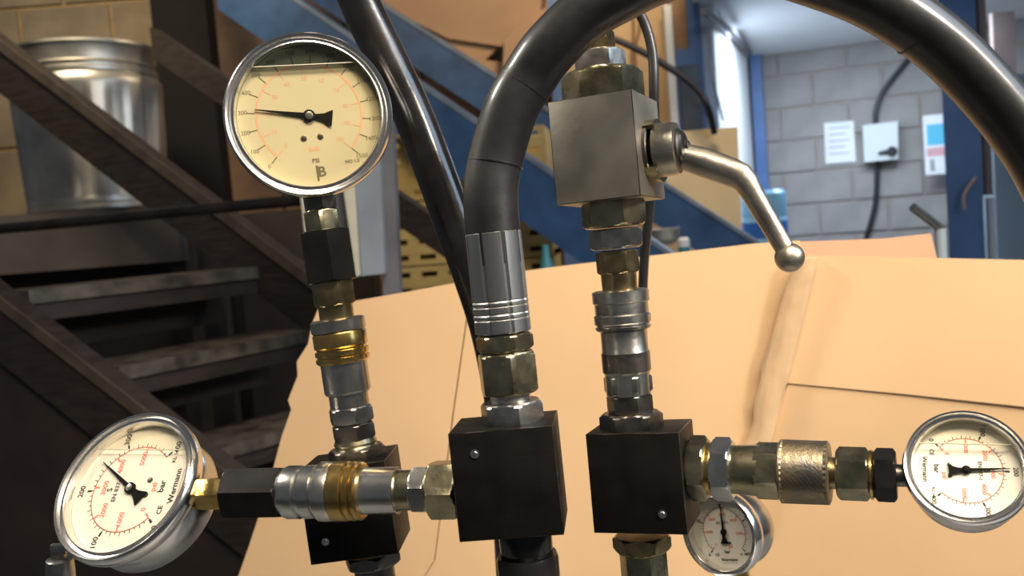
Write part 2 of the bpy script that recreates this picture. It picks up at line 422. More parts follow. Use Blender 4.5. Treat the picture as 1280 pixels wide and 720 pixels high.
# torn paper glue tab along the fold
bm = bmesh.new()
L_ = [(996, 322), (986, 350), (975, 385), (966, 420), (955, 450), (951, 475), (944, 500), (943, 525), (934, 550), (920, 575), (910, 640)]
R_ = [(1022, 322), (1016, 350), (1008, 385), (1000, 420), (992, 450), (984, 478), (978, 500), (972, 525), (965, 550), (958, 580), (945, 640)]
rows = []
for k, (l, r) in enumerate(zip(L_, R_)):
    row = []
    for j in range(7):
        s = j / 6; x = l[0] * (1 - s) + r[0] * s; y = l[1] * (1 - s) + r[1] * s
        q = hit(x, y, plC[0], plC[1]); nz = noise.noise(Vector((k * 0.9, j * 0.8, 3)))
        q = q + plC[1] * (0.010 + 0.006 * math.sin(s * math.pi) + 0.006 * nz * (k > 2))
        row.append(bm.verts.new(CBI @ q))
    rows.append(row)
for a, b in zip(rows[:-1], rows[1:]):
    for j in range(6): bm.faces.new((a[j], a[j + 1], b[j + 1], b[j]))
g = bmesh.ops.extrude_face_region(bm, geom=bm.faces[:])
for v in g['geom']:
    if isinstance(v, bmesh.types.BMVert): v.co -= plC[1] * 0.013
link('glue_tab', bm, 'tape_paper', cb, 60)

# ================================================================== RIG: frames
UPW = Z
phiL = rad(12.0); EL = Vector((-math.cos(phiL), math.sin(phiL), 0))          # left arm direction
phiR = rad(24.0); ER = Vector((math.cos(phiR), -math.sin(phiR), 0))          # right arm direction
def vaxis(x0, y0, x1, y1, d):
    a = P(x0, y0, d); b = P(x1, y1, d + 0.004); return Axis(a, b - a, 1)
axM = vaxis(616, 288, 640, 515, 0.53)
axL = vaxis(384, 146, 441, 530, 0.615)
axR = vaxis(750, 75, 789, 525, 0.58)
def block(name, label, ax, yc, w, dep, h, ex, m, shift=Vector((0, 0, 0)), group=None):
    c = ax.at(yc) + shift; up = -ax.d; ex = (ex - up * ex.dot(up)).normalized(); ey = up.cross(ex)
    M = Matrix(((ex.x, ey.x, up.x, c.x), (ex.y, ey.y, up.y, c.y), (ex.z, ey.z, up.z, c.z), (0, 0, 0, 1)))
    t = thing(name, label, 'manifold block' if name == 'manifold_block' else 'valve', M, group)
    bm = box(bmesh.new(), -w / 2, w / 2, -dep / 2, dep / 2, -h / 2, h / 2, bev=0.0005)
    o = link('body', bm, m, t, 20); o.data.materials.append(MATS['edge_worn'])
    for f in o.data.polygons:
        if f.area < 1e-4: f.material_index = 1      # bare metal showing on the worn edges
    return t
bM = block('manifold_block', 'black steel manifold block below the crimped hose end, screw hole at upper corner', axM, 602, 0.0590, 0.047, 0.0615, Vector((math.cos(rad(6)), -math.sin(rad(6)), 0)), 'black_oxide', Vector((-0.0050, 0, 0.005)))
bL = block('manifold_block', 'black steel manifold block below the gauge with creamy dial', axL, 627, 0.0575, 0.054, 0.061, Vector((math.cos(rad(2)), -math.sin(rad(2)), 0)), 'black_oxide', Vector((-0.0055, 0, 0)))
bR = block('manifold_block', 'black steel manifold block with oily top under the lever valve', axR, 603, 0.0585, 0.046, 0.0620, Vector((math.cos(rad(21)), -math.sin(rad(21)), 0)), 'black_oxide', Vector((0.0050, 0, 0.0045)))
def screw(parent, x, z, ysurf, r=0.0016):
    bm = bmesh.new(); lathe([(0, r * 1.6), (0.0006, r * 1.6), (0.0006, r), (0.0012, r * 0.8)], 16, bm)
    o = link('grub_screw', bm, 'bright_zinc', parent); o.matrix_local = frame(Vector((x, ysurf, z)), Vector((0, -1, 0)), Z)
screw(bM, -0.0155, 0.0185, -0.0235); screw(bR, 0.015, -0.0185, -0.023); screw(bL, -0.017, -0.0165, -0.027)

# ---------------------------------------------------- middle stack: big hose end
hint = Vector((0, -1, 0))
S = Stack(axM, 'hydraulic_hose', 'thick black rubber hydraulic hose arching over, with grey crimped ferrule', 'hose', 290, hint)
hosepts = [axM.at(330), axM.at(289), P(613.5, 240, .53), P(621, 195, .53), P(639, 136, .527), P(662, 96, .525), P(687, 61, .52), P(731, 18, .515), P(774, -8, .51), P(830, -34, .505),
           P(918, -54, .50), P(1006, -33, .50), P(1109, 9, .50), P(1208, 86, .505), P(1307, 215, .505), P(1362, 380, .50), P(1372, 560, .51), P(1365, 760, .53)]
e = hosepts[-1].copy(); e.z = BZ + 0.001; hosepts.append(e)
inv = S.o.matrix_world.inverted()
r_h = 35 * .53 / F_PX
link('hose_tube', tube([inv @ p for p in hosepts], r_h * 0.985, 24, 10), 'rubber', S.o, 50)
# crimped ferrule with eight flats and grooves
bm = bmesh.new(); rr = lambda v, h: axM.r(v, h)
zs = [290, 291.5, 350, 372, 374, 375, 377, 380, 382, 383, 385, 388, 390, 391, 393, 396, 398, 399, 401, 411, 414, 415]
rs = []
for v in zs:
    base = rr(v, 35.5)
    if v in (375, 382, 391, 398): base *= 0.972
    if v in (290, 415): base *= 0.95
    ring = []
    for i in range(64):
        a = 2 * math.pi * i / 64; k = (i % 8)
        f = 0.945 if k == 0 else 1.0
        w = (a % (math.pi / 4)) - math.pi / 8
        f *= 0.5 + 0.5 * min(1.0, math.cos(math.pi / 8) / math.cos(w) * 1.05)
        ring.append(Vector((base * f * math.cos(a + 0.45), base * f * math.sin(a + 0.45), S.z(v))))
    rs.append(ring)
link('ferrule', rings(bm, rs), 'ferrule', S.o, 14)
for (qa, qb) in ((P(655, 107, .526), P(666, 90, .525)), (P(619, 205, .53), P(616, 225, .53)), (P(1150, 37, .5025), P(1160, 45, .503))):
    b_ = lathe([(-0.0006, r_h * 0.97), (-0.0004, r_h * 1.004), (0.0004, r_h * 1.004), (0.0006, r_h * 0.97)], 32)
    o = link('wrap_seam', b_, 'rubber', S.o, 30); o.matrix_local = inv @ frame(qa, qb - qa, Vector((0.1, -1, 0.2)))
S.turn('hose_tail', [(414, 27), (420, 27)], 'dark_steel')
S.hex('lock_nut', 417, 438, 34, 'olive_zinc', rot=0.15)
S.turn('groove', [(437, 28), (441, 28)], 'dark_steel')
n2 = S.hex('swivel_nut', 440, 491, 36, 'olive_zinc', rot=0.38)
q = P(630, 455, proj(axM.at(455))[2] - rr(455, 36) * 0.96)
o = link('witness_hole', lathe([(-0.0008, 0.0014), (0.0002, 0.0014)], 14), 'ink_black', S.o); o.matrix_local = inv @ frame(q, (CAM - q), Z)
S = Stack(axM, 'hose_adapter', 'hexagon adapter screwed into the manifold block under the crimped hose', 'adapter', 492, hint)
S.turn('neck', [(488, 25), (506, 25)], 'zinc')
S.hex('hex_body', 501, 529, 38, 'zinc', rot=0.30)
S.turn('washer', [(528, 30), (536, 30)], 'dark_steel')
# taped tail below the middle block
S = Stack(axM, 'hose_tail', 'black taped hose connection hanging below the middle manifold block', 'hose', 665, hint)
S.turn('collar', [(655, 33), (664, 33.5), (690, 33), (694, 31)], 'tape')
S.turn('taped_sleeve', [(692, 37), (698, 39), (740, 38), (800, 38)], 'tape')
b0 = S.o.matrix_world.inverted() @ axM.at(798); e = axM.at(800); e.z = BZ + 0.001
link('hose_tube', tube([b0, S.o.matrix_world.inverted() @ ((axM.at(800) + e) / 2), S.o.matrix_world.inverted() @ e], 0.015, 16, 4), 'rubber', S.o)

# ---------------------------------------------------- second hose
h2 = [P(x, y, .665 + max(0, y) * 0.00002) for x, y in ((330, -300), (365, -210), (404, -110), (448, 0), (484, 75), (519, 150), (557, 250), (586, 330), (612, 410), (630, 500), (640, 600), (645, 720))]
e = h2[-1].copy(); e.z = BZ + 0.001; h2.append(e)
o = link('hydraulic_hose', tube(h2, 25.5 * .665 / F_PX, 24, 8), 'rubber_oily', None, 50)
tag(o, 'thinner oily black hose slanting down behind the crimped ferrule', 'hose')

# ---------------------------------------------------- gauge builder
def gauge(label, center, normal, down, R, D, dial, bezel, pointer, mode, liquid, levelup, stemlist, gradient=None):
    up = -(down - normal * down.dot(normal)).normalized()
    M = frame(center, normal, up); t = thing('pressure_gauge', label, 'pressure gauge', M)
    ri = R * bezel
    # case: open-topped can with rounded back
    link('case', lathe([(-D, R * 0.80), (-D + 0.002, R * 0.88), (-D + 0.005, R * 0.905), (-0.011, R * 0.905), (-0.0105, R * 0.90)], 64), 'case_steel', t)
    zd = -0.0055 if mode == 'psi' or R > 0.045 else -0.006
    prof = [(-0.0075, R * 0.905), (-0.0075, R * 0.985), (-0.005, R), (-0.001, R), (0.0018, R * 0.988), (0.0032, R * 0.965), (0.0026, R * 0.938), (0.0002, R * 0.925), (-0.0004, ri + R * 0.028), (0.0010, ri + R * 0.020), (0.0012, ri + R * 0.008), (0.0, ri), (zd - 0.001, ri * 0.985)]
    bm = bmesh.new(); seg = 72
    vs = [[bm.verts.new((r * math.cos(2 * math.pi * i / seg), r * math.sin(2 * math.pi * i / seg), z)) for i in range(seg)] for z, r in prof]
    for a, b in zip(vs[:-1], vs[1:]):
        for i in range(seg): bm.faces.new((a[i], a[(i + 1) % seg], b[(i + 1) % seg], b[i]))
    link('bezel', bm, 'chrome', t, 45)
    dl = link('dial', lathe([(zd - 0.0006, ri * 0.984), (zd, ri * 0.984)], 64), dial, t)
    zp = zd + 0.00012
    pol = lambda a, r: Vector((r * math.sin(rad(a)), r * math.cos(rad(a)), zp))
    def bar(bm, a, r0, r1, w):
        dr = Vector((math.sin(rad(a)), math.cos(rad(a)), 0)); n = Vector((dr.y, -dr.x, 0))
        bm.faces.new([bm.verts.new(pol(a, rr_) + n * (s * w / 2)) for rr_, s in ((r0, -1), (r0, 1), (r1, 1), (r1, -1))])
    def arc(bm, a0, a1, r0, r1, k=64):
        pr = None
        for i in range(k + 1):
            a = a0 + (a1 - a0) * i / k; c = (bm.verts.new(pol(a, r0)), bm.verts.new(pol(a, r1)))
            if pr: bm.faces.new((pr[0], pr[1], c[1], c[0]))
            pr = c
    kb, kr, lb, lr = bmesh.new(), bmesh.new(), bmesh.new(), bmesh.new()
    T = lambda x, y, rot=0: Matrix.Translation((x, y, zp)) @ Matrix.Rotation(rad(rot), 4, 'Z')
    if mode == 'psi':
        for i in range(16):
            a = -135 + 18 * i; bar(kb, a, ri * 0.735, ri * 0.855, ri * 0.014)
            p = pol(a, ri * 0.905); text_bm(lb, str(i * 100), ri * 0.085, T(p.x, p.y))
        arc(kr, -135, 135, ri * 0.712, ri * 0.735)
        for i in range(11):
            a = -135 + 27 * i; bar(kr, a, ri * 0.60, ri * 0.72, ri * 0.014)
            p = pol(a, ri * 0.53); text_bm(lr, str(i * 10), ri * 0.085, T(p.x, p.y))
        text_bm(lr, 'BAR', ri * 0.085, T(0, -ri * 0.47), True); text_bm(lb, 'PSI', ri * 0.085, T(0, -ri * 0.635), True)
        text_bm(lb, 'B', ri * 0.20, T(ri * 0.062, -ri * 0.80), True); bar(kb, 180, ri * 0.70, ri * 0.92, ri * 0.030)
        text_bm(lb, 'NO 1.0', ri * 0.065, T(ri * 0.50, -ri * 0.70), True)
    else:
        rb = ri * 0.66
        arc(kr, -135, 135, rb * 0.985, rb * 1.0); arc(kb, -135, 135, rb * 1.0, rb * 1.01)
        for i in range(41):
            a = -135 + 6.75 * i
            bar(kb, a, rb, rb * (1.10 if i % 2 == 0 else 1.06), ri * 0.012)
        for i in range(5):
            a = -135 + 67.5 * i; bar(kb, a, rb * 1.06, rb * 1.17, ri * 0.035)
            p = pol(a, ri * 0.875); text_bm(lb, str(i * 100), ri * 0.125, T(p.x, p.y), True)
        for i in range(7):
            a = -135 + 270 * (i * 1000 / 5801.0)
            if a > 136: continue
            bar(kr, a, rb * 0.86, rb * 0.985, ri * 0.03)
            p = pol(a, ri * 0.475); text_bm(lr, str(i * 1000), ri * 0.115, T(p.x, p.y), True)
        text_bm(lr, 'psi', ri * 0.13, T(ri * (0.0 if R > .04 else 0.12), -ri * 0.40), True)
        text_bm(lb, 'bar', ri * 0.14, T(ri * (0.0 if R > .04 else -0.02), -ri * 0.54), True)
        text_bm(lb, 'Wermann', ri * 0.13, T(0, -ri * 0.76, 0), True); bar(kb, 180, ri * .845, ri * .852, ri * .5)
        text_bm(lb, 'KL 1.6', ri * 0.085, T(ri * 0.48, -ri * 0.62), True)
        text_bm(lb, 'EN 837-1', ri * 0.10, T(0, ri * 0.25), True); text_bm(lb, 'S', ri * 0.13, T(0, ri * 0.37), True)
        text_bm(lb, 'CE', ri * 0.11, T(-ri * 0.36, -ri * 0.62), True)
    ib, ir_ = ('ink_olive', 'ink_rose') if mode == 'psi' else ('ink_black', 'ink_red')
    for b_, nm, mm in ((kb, 'tick_marks', ib), (kr, 'scale_arc', ir_), (lb, 'numerals', ib), (lr, 'numerals', ir_)):
        link(nm, b_, mm, dl, shade=False)['kind'] = 'stuff'
    for s in (-1, 1):
        sc = link('dial_screw', lathe([(zd, ri * 0.042), (zd + 0.0006, ri * 0.042), (zd + 0.0008, ri * 0.03)], 16), 'dark_steel', t)
        sc.location = (s * ri * 0.115, -ri * 0.30, 0)
    # pointer: slim needle with flared tail
    zq = zd + 0.0010; a = rad(pointer); dr = Vector((math.sin(a), math.cos(a), 0)); n = Vector((dr.y, -dr.x, 0))
    out = [(0.78, 0.006), (0.45, 0.020), (0.06, 0.034), (-0.06, 0.045), (-0.16, 0.055), (-0.32, 0.125)]
    if mode == 'psi': out = [(0.74, 0.006), (0.44, 0.016), (0.06, 0.034), (-0.10, 0.036), (-0.20, 0.055), (-0.31, 0.115), (-0.32, 0.115)]
    poly = [dr * (k * ri) + n * (w * ri) + Vector((0, 0, zq)) for k, w in out] + [dr * (k * ri) - n * (w * ri) + Vector((0, 0, zq)) for k, w in reversed(out)]
    link('pointer', prism(bmesh.new(), poly, Vector((0, 0, 0.0005))), 'pointer_black', t, shade=False)
    link('pointer_hub', lathe([(zd, ri * .085), (zq + .0008, ri * .085), (zq + .001, ri * .06)], 24), 'pointer_black', t)
    link('hub_cap', lathe([(zq, ri * .055), (zq + .0014, ri * .055), (zq + .0016, ri * .04)], 24), 'bright_zinc' if mode == 'psi' or R > .04 else 'pointer_black', t)
    # glycerine filling up to a level line, air bubble above it
    lu = M.to_3x3().inverted() @ levelup; lu.z = 0; lu.normalize(); lx = Vector((lu.y, -lu.x, 0)); zl = -0.0016
    al = math.acos(liquid); K = 40
    low = [(lx * math.sin(al + (2 * math.pi - 2 * al) * i / K) + lu * math.cos(al + (2 * math.pi - 2 * al) * i / K)) * (ri * 0.985) + Vector((0, 0, zl)) for i in range(K + 1)]
    hi = [(lx * math.sin(-al + 2 * al * i / K) + lu * math.cos(-al + 2 * al * i / K)) * (ri * 0.985) + Vector((0, 0, zl)) for i in range(K + 1)]
    bm = bmesh.new(); bm.faces.new([bm.verts.new(v) for v in low]); link('glycerine', bm, 'glycerine' if mode == 'psi' else 'glycerine_clear', t, shade=False)
    bm = bmesh.new(); bm.faces.new([bm.verts.new(v) for v in hi]); link('air_bubble', bm, 'bubble_reflect_tint' if mode == 'psi' else 'glycerine', t, shade=False)
    hw = ri * math.sin(al); bm = bmesh.new()
    tube([lx * (hw * s) + lu * (ri * liquid) + Vector((0, 0, zl)) for s in (-0.99, 0, 0.99)], 0.0004, 6, 2, bm)
    link('fill_line', bm, 'pale_edge', t)
    bm = bmesh.new(); bmesh.ops.create_circle(bm, cap_ends=True, segments=64, radius=ri * 1.0)
    for v in bm.verts: v.co.z = -0.0008
    link('glass', bm, 'glass', t, shade=False)
    # stem leaving the rim downwards on the dial, at mid depth of the case
    zs_ = -D * 0.5
    for (nm, kind, a0, a1, r_, mm, rot) in stemlist:
        b_ = hexnut(a0, a1, r_, rot=rot, sides=6 if kind == 'hex' else 4) if kind in ('hex', 'square') else lathe([(a0, r_), (a1, r_)], 32)
        o = link(nm, b_, mm, t, 20); o.matrix_local = frame(Vector((0, 0, zs_)), Vector((0, -1, 0)), Vector((0, 0, 1)))
    return t

# gauge above the left stack (100 mm)
d1_ = 0.600; gc = P(386, 143, d1_)
nrm = (CAM - gc).normalized()
nrm = (nrm + Vector((-0.02, 0, -0.03))).normalized()
R1 = 104 * 0.600 / F_PX
nrm1 = (nrm - axL.d * nrm.dot(axL.d)).normalized()
g1 = gauge('round chrome pressure gauge with creamy dial on the upright brass coupling', gc, nrm1, axL.d, R1, 0.034, 'dial', 0.865, -77, 'psi', 0.70, Z, [])
S = Stack(axL, 'gauge_adapter', 'black hexagon adapter between the creamy-dial gauge and its brass coupling', 'adapter', 262, hint)
S.hex('stem_hex', 238, 263, 20, 'dark_steel', rot=0.2)
S.hex('olive_nut', 263, 290, 22, 'olive_zinc', rot=0.45)
S.hex('hex_body', 288, 352, 31, 'black_anodised', rot=0.25, ch=0.001)
S = Stack(axL, 'quick_coupling', 'upright quick coupling with brass sleeve under the creamy-dial gauge', 'coupling', 350, hint)
S.hex('brass_nut', 350, 382, 25, 'dirty_brass', rot=0.1)
S.turn('brass_neck', [(378, 21.5), (400, 21.5)], 'dirty_brass')
S.turn('collar', [(398, 30), (400, 34), (413, 34), (415.5, 31)], 'zinc')
S.turn('sleeve', [(415, 32.5), (417, 33.5), (432, 33.5), (434, 31), (436, 31), (437, 33.5), (442, 33.5), (443, 31.5), (445, 31.5), (446, 33.5), (450, 33.5), (453, 30)], 'brass')
S.turn('plug_body', [(451, 29), (488, 29), (491, 27), (492, 24.5), (510, 24.5)], 'zinc')
S.hex('plug_hex', 508, 528, 27, 'zinc', rot=0.2)
S.hex('lower_hex', 529, 549, 26, 'dark_steel', rot=0.2)
S.turn('thread', [(548, 25), (553, 27), (556, 25), (560, 27)], 'olive_zinc')
S.hex('base_nut', 558, 580, 34, 'dark_steel', rot=0.05)
S = Stack(axL, 'pipe_connector', 'dark pipe connector below the manifold block behind the side coupling', 'adapter', 690, hint)
S.hex('hex_nut', 690, 706, 34, 'dark_steel', rot=0.2)
S.turn('pipe', [(704, 25), (800, 25)], 'dark_steel')
o = S.o; e = axL.at(790); f_ = e.copy(); f_.z = BZ + 0.001
link('standpipe', tube([o.matrix_world.inverted() @ e, o.matrix_world.inverted() @ ((e + f_) / 2), o.matrix_world.inverted() @ f_], 0.012, 16, 3), 'dark_steel', o)

# ---------------------------------------------------- left arm with 100 mm gauge
cM = bM.matrix_world.translation
ta = Axis(cM, EL, 0)
tmp = ta.at(540)
armL = Axis(cM + Z * ((proj(tmp)[1] - 612.5) * proj(tmp)[2] / F_PX), EL, 0)
S = Stack(armL, 'quick_coupling', 'side quick coupling with brass ring reaching from the manifold block to the tilted gauge', 'coupling', 540, Z, rot=0.0)
S.hex('port_nut', 576, 539, 36, 'olive_zinc', rot=0.12)
S.hex('plug_hex', 538, 517, 29, 'bright_zinc', rot=0.35)
S.turn('plug_neck', [(518, 25), (500, 25), (497, 27.5)], 'olive_zinc')
S.turn('plug_body', [(498, 29), (455, 29), (450, 29)], 'bright_zinc')
S.turn('brass_sleeve', [(455, 33), (453, 36), (449, 36), (447, 33), (445, 36.5), (440, 36.5), (438, 33.5), (436, 37), (420, 37), (418, 34)], 'brass')
S.turn('collar', [(419, 36), (417, 37), (403, 37), (401, 34)], 'bright_zinc')
S.turn('socket', [(402, 31), (398, 31), (397, 33), (383, 33), (381, 29), (378, 29), (376, 33), (362, 33), (358, 31), (354, 29)], 'bright_zinc')
S = Stack(armL, 'gauge_adapter', 'black hexagon adapter between the side coupling and the tilted gauge', 'adapter', 355, Z)
S.hex('hex_body', 356, 287, 32, 'black_anodised', rot=0.30, ch=0.001)
S.hex('brass_end', 288, 251, 20, 'brass', rot=0.2)
S.turn('brass_neck', [(252, 14), (225, 14)], 'brass')
# gauge orientation from its rim ellipse
c2 = armL.at(163); gr = (c2 - CAM).normalized()
rl = gr.cross(Z).normalized(); ul = rl.cross(gr).normalized()
rl2 = (RGT - gr * RGT.dot(gr)).normalized(); ul2 = (UPV - gr * UPV.dot(gr)).normalized()
nn = (-rl2 * 0.836 + ul2 * 0.549) * math.sin(rad(44)) - gr * math.cos(rad(44))
nn = (nn - EL * nn.dot(EL)).normalized()
nn = (Matrix.Rotation(rad(-7), 3, 'Z') @ nn).normalized()
R2 = 0.0505
g2c = P(157, 606.5, proj(c2)[2] - 0.008)
D2 = 0.036
stem2 = []
g2 = gauge('tilted chrome pressure gauge lit on its case, black needle past 200', g2c, nn, -EL, R2, D2, 'dial_white', 0.855, 35, 'bar', 0.58, Z, stem2)

# ---------------------------------------------------- right stack and valve
S = Stack(axR, 'quick_coupling', 'upright dull steel quick coupling between lever valve and manifold block', 'coupling', 362, hint)
S.hex('cone_nut', 313, 342, 25, 'dirty_brass', rot=0.25)
S.turn('neck', [(338, 22.5), (364, 22)], 'dirty_brass')
S.turn('sleeve', [(362, 31), (364, 35.5), (377, 35.5), (379, 33.5), (392, 33.5), (394, 35.5), (403, 35.5), (405, 33), (407, 33), (408, 35), (411, 34), (413, 30)], 'zinc')
S.turn('plug_body', [(411, 29), (438, 29), (440, 30), (464, 30), (467, 28), (492, 28), (493, 27)], 'zinc')
S.turn('dark_band', [(440, 30.4), (463, 30.4)], 'dark_steel')  # darker band around the plug body
S.hex('plug_hex', 468, 491, 28.5, 'zinc', rot=0.3)
S.hex('lower_hex', 492, 516, 27, 'dark_steel', rot=0.3)
S.hex('base_nut', 515, 541, 37, 'dark_steel', rot=0.1)
S = Stack(axR, 'reducer_fitting', 'bottom reducer fitting screwed into the underside of the lever valve', 'adapter', 255, hint)
S.hex('valve_nut', 250, 284, 38, 'olive_zinc', rot=0.33)
S.hex('silver_nut', 286, 311, 31, 'zinc', rot=0.1)
S = Stack(axR, 'hose_end_fitting', 'hexagon hose fitting on top of the lever valve block', 'adapter', 128, hint)
S.hex('large_hex', 132, 90, 48, 'olive_zinc', rot=0.15)
S.hex('small_hex', 90, 65, 30, 'zinc', rot=0.28)
S.hex('top_hex', 65, 40, 19, 'dirty_brass', rot=0.1)
S.turn('hose_tube', [(42, 17), (10, 17), (-60, 17), (-160, 17)], 'rubber')
S = Stack(axR, 'pipe_connector', 'olive plated pipe connector below the oily-topped manifold block', 'adapter', 672, hint)
S.hex('upper_nut', 668, 688, 34, 'dirty_brass', rot=0.2)
S.hex('hex_body', 686, 724, 28, 'olive_zinc', rot=0.35)
o = S.o; e = axR.at(722); f_ = e.copy(); f_.z = BZ + 0.001
link('standpipe', tube([o.matrix_world.inverted() @ e, o.matrix_world.inverted() @ ((e + f_) / 2), o.matrix_world.inverted() @ f_], 0.012, 16, 3), 'dark_steel', o)

bV = block('lever_valve', 'square grey steel ball valve with a bent steel lever ending in a ball', axR, 190, 0.0535, 0.058, 0.0635, ER, 'valve_steel')
def side(nm, prof, m, x0, y=0.0, z=-0.0035, hexs=None):
    b_ = lathe(prof, 40) if not hexs else hexnut(*hexs)
    o = link(nm, b_, m, bV, 25); o.matrix_local = frame(Vector((x0, y, z)), Vector((1, 0, 0)), Z); return o
X0 = 0.0268
side('spindle_flange', [(-0.001, 0.0185), (0.002, 0.0185), (0.0025, 0.0175)], 'dark_steel', X0)
bm = bmesh.new()
for a0 in (35, 215):
    rs = []
    for i in range(13):
        a = rad(a0 + 8 * i); c_ = Vector((0, math.cos(a), math.sin(a)))
        rs.append([Vector((x, 0, 0)) + c_ * r for x, r in ((0.0, 0.0165), (0.007, 0.0165), (0.007, 0.0195), (0.0, 0.0195))])
    rings(bm, rs)
o = link('stop_collar', bm, 'olive_zinc', bV, 30); o.location = (X0, 0, -0.0035)
o = side('spindle', [(0, 0.011), (0.009, 0.011)], 'dark_steel', X0)
o = side('hub', [(0.004, 0.0145), (0.005, 0.0165), (0.015, 0.0165), (0.018, 0.0155), (0.0185, 0.0115)], 'handle_steel', X0)
o = side('hub_nut', [(0.017, 0.0120), (0.0195, 0.0120), (0.0205, 0.0105), (0.022, 0.0098), (0.023, 0.007)], 'dark_steel', X0)
o = side('hub_screw', [(0.022, 0.004), (0.0245, 0.004), (0.025, 0.003)], 'zinc', X0)
hub = bV.matrix_world @ Vector((X0 + 0.010, 0, -0.0045))
hd = proj(hub)[2]
BI = bV.matrix_world.inverted()
hp = [hub, P(880, 203, hd - 0.004), P(914, 215.5, hd - 0.008), P(926, 221, hd - 0.0095), P(933, 229, hd - 0.0105), P(940, 241, hd - 0.012), P(985, 318, hd - 0.018)]
rfs = [0.8, 1.0, 0.97, 0.93, 0.84, 0.74, 0.62]
link('lever', tube([BI @ p for p in hp], 18.5 * hd / F_PX, 20, 1, rfun=lambda q: rfs[round(q * 6)]), 'handle_steel', bV, 24)
bm = bmesh.new(); bmesh.ops.create_uvsphere(bm, u_segments=24, v_segments=16, radius=18 * hd / F_PX)
o = link('lever_ball', bm, 'handle_steel', bV, 60); o.location = BI @ P(987, 322, hd - 0.018)

# ---------------------------------------------------- right arm with 63 mm gauge
cR = bR.matrix_world.translation
ta = Axis(cR, ER, 0); tmp = ta.at(890)
armR = Axis(cR + Z * ((proj(tmp)[1] - 585.5) * proj(tmp)[2] / F_PX), ER, 0)
S = Stack(armR, 'quick_coupling', 'side quick coupling with knurled sleeve leading to the small gauge', 'coupling', 890, Z)
S.hex('port_nut', 862, 886, 38, 'olive_zinc', rot=0.25)
S.turn('seal_ring', [(885, 33), (892, 33)], 'brass')
S.hex('lock_nut', 891, 917, 37, 'bright_zinc', rot=0.30)
S.turn('plug_body', [(915, 30), (940, 31.5), (950, 32)], 'olive_zinc')
S.hex('plug_hex', 944, 977, 33, 'olive_zinc', rot=0.15)
o = S.turn('neck', [(1030, 20), (1052, 20)], 'dirty_brass')
# knurled sleeve
bm = bmesh.new(); rs = []; vlist = [975, 977, 979] + [981 + 3.0 * i for i in range(18)] + [1036, 1038]
for j, v in enumerate(vlist):
    h = 36 if j in (0, len(vlist) - 1) else 39.5
    rb = armR.r(v, h); ring = []
    for i in range(72):
        k = 0.955 if (2 < j < len(vlist) - 2 and (i + j) % 2 == 0) else 1.0
        ring.append(Vector((rb * k * math.cos(2 * math.pi * i / 72), rb * k * math.sin(2 * math.pi * i / 72), S.z(v))))
    rs.append(ring)
link('knurled_sleeve', rings(bm, rs), 'worn_knurl', S.o, 8)
S = Stack(armR, 'gauge_adapter', 'olive and black hexagon adapter beside the small gauge', 'adapter', 1045, Z)
S.hex('hex_body', 1046, 1087, 31, 'olive_zinc', rot=0.3)
S.turn('ring', [(1086, 27), (1088, 31), (1091, 31), (1093, 28)], 'brass')
S.hex('black_nut', 1093, 1121, 31, 'black_anodised', rot=0.2)
S.turn('stem', [(1119, 14), (1137, 14)], 'dark_steel')
c3 = armR.at(1208); g3r = (c3 - CAM).normalized()
u3 = (UPV - g3r * UPV.dot(g3r)).normalized()
n3 = -g3r * math.cos(rad(16)) + u3 * math.sin(rad(16)); n3 = (n3 - ER * n3.dot(ER)).normalized()
R3 = 75.5 * proj(c3)[2] / F_PX * 0.97
g3 = gauge('small chrome pressure gauge with white dial on the knurled side coupling', c3 + n3 * 0.010 + Z * 0.003, n3, -ER, R3, 0.032, 'dial_white', 0.845, -4, 'bar', 0.50, Z, [])

# ---------------------------------------------------- small gauge behind the right block
c4 = P(900, 667, 0.70); g4r = (c4 - CAM).normalized()
r4 = (RGT - g4r * RGT.dot(g4r)).normalized(); u4 = (UPV - g4r * UPV.dot(g4r)).normalized()
n4 = (-r4 * 0.93 - u4 * 0.37) * math.sin(rad(34)) - g4r * math.cos(rad(34))
dn4 = (-u4 + r4 * 0.10)
R4 = 54 * 0.70 / F_PX
c4z = c4.z - BZ
g4 = gauge('dim pressure gauge behind the oily-topped manifold block, needle straight up', c4, n4, dn4, R4, 0.032, 'dial_white', 0.84, 5, 'bar', 0.9, Z,
           [('stem', 'hex', R4 * 0.88, R4 + 0.02, 0.007, 'brass', 0.1), ('stem_pipe', 'round', R4 + 0.015, c4z / max(0.3, -dn4.normalized().z) * 0.93, 0.008, 'dark_steel', 0)])

# ---------------------------------------------------- small fitting at the far left edge
S = Stack(vaxis(72, 660, 76, 720, 0.60), 'bleed_fitting', 'small shiny bleed fitting with a flat tab beside the tilted gauge', 'adapter', 690, hint)
S.turn('cap_nut', [(697, 12), (699, 16), (712, 17), (730, 17), (760, 17)], 'zinc')
S.hex('lower_hex', 730, 770, 20, 'zinc')
bm = bmesh.new(); box(bm, -0.005, 0.004, -0.002, 0.002, S.z(680), S.z(699), bev=0.0005); link('tab', bm, 'zinc', S.o)
bm = bmesh.new(); box(bm, 0.003, 0.005, -0.002, 0.002, S.z(667), S.z(692), bev=0.0004); link('tab_tip', bm, 'zinc', S.o)
o = S.o; e = S.ax.at(765); f_ = e.copy(); f_.z = BZ + 0.001
link('standpipe', tube([o.matrix_world.inverted() @ e, o.matrix_world.inverted() @ ((e + f_) / 2), o.matrix_world.inverted() @ f_], 0.009, 12, 3), 'dark_steel', o)

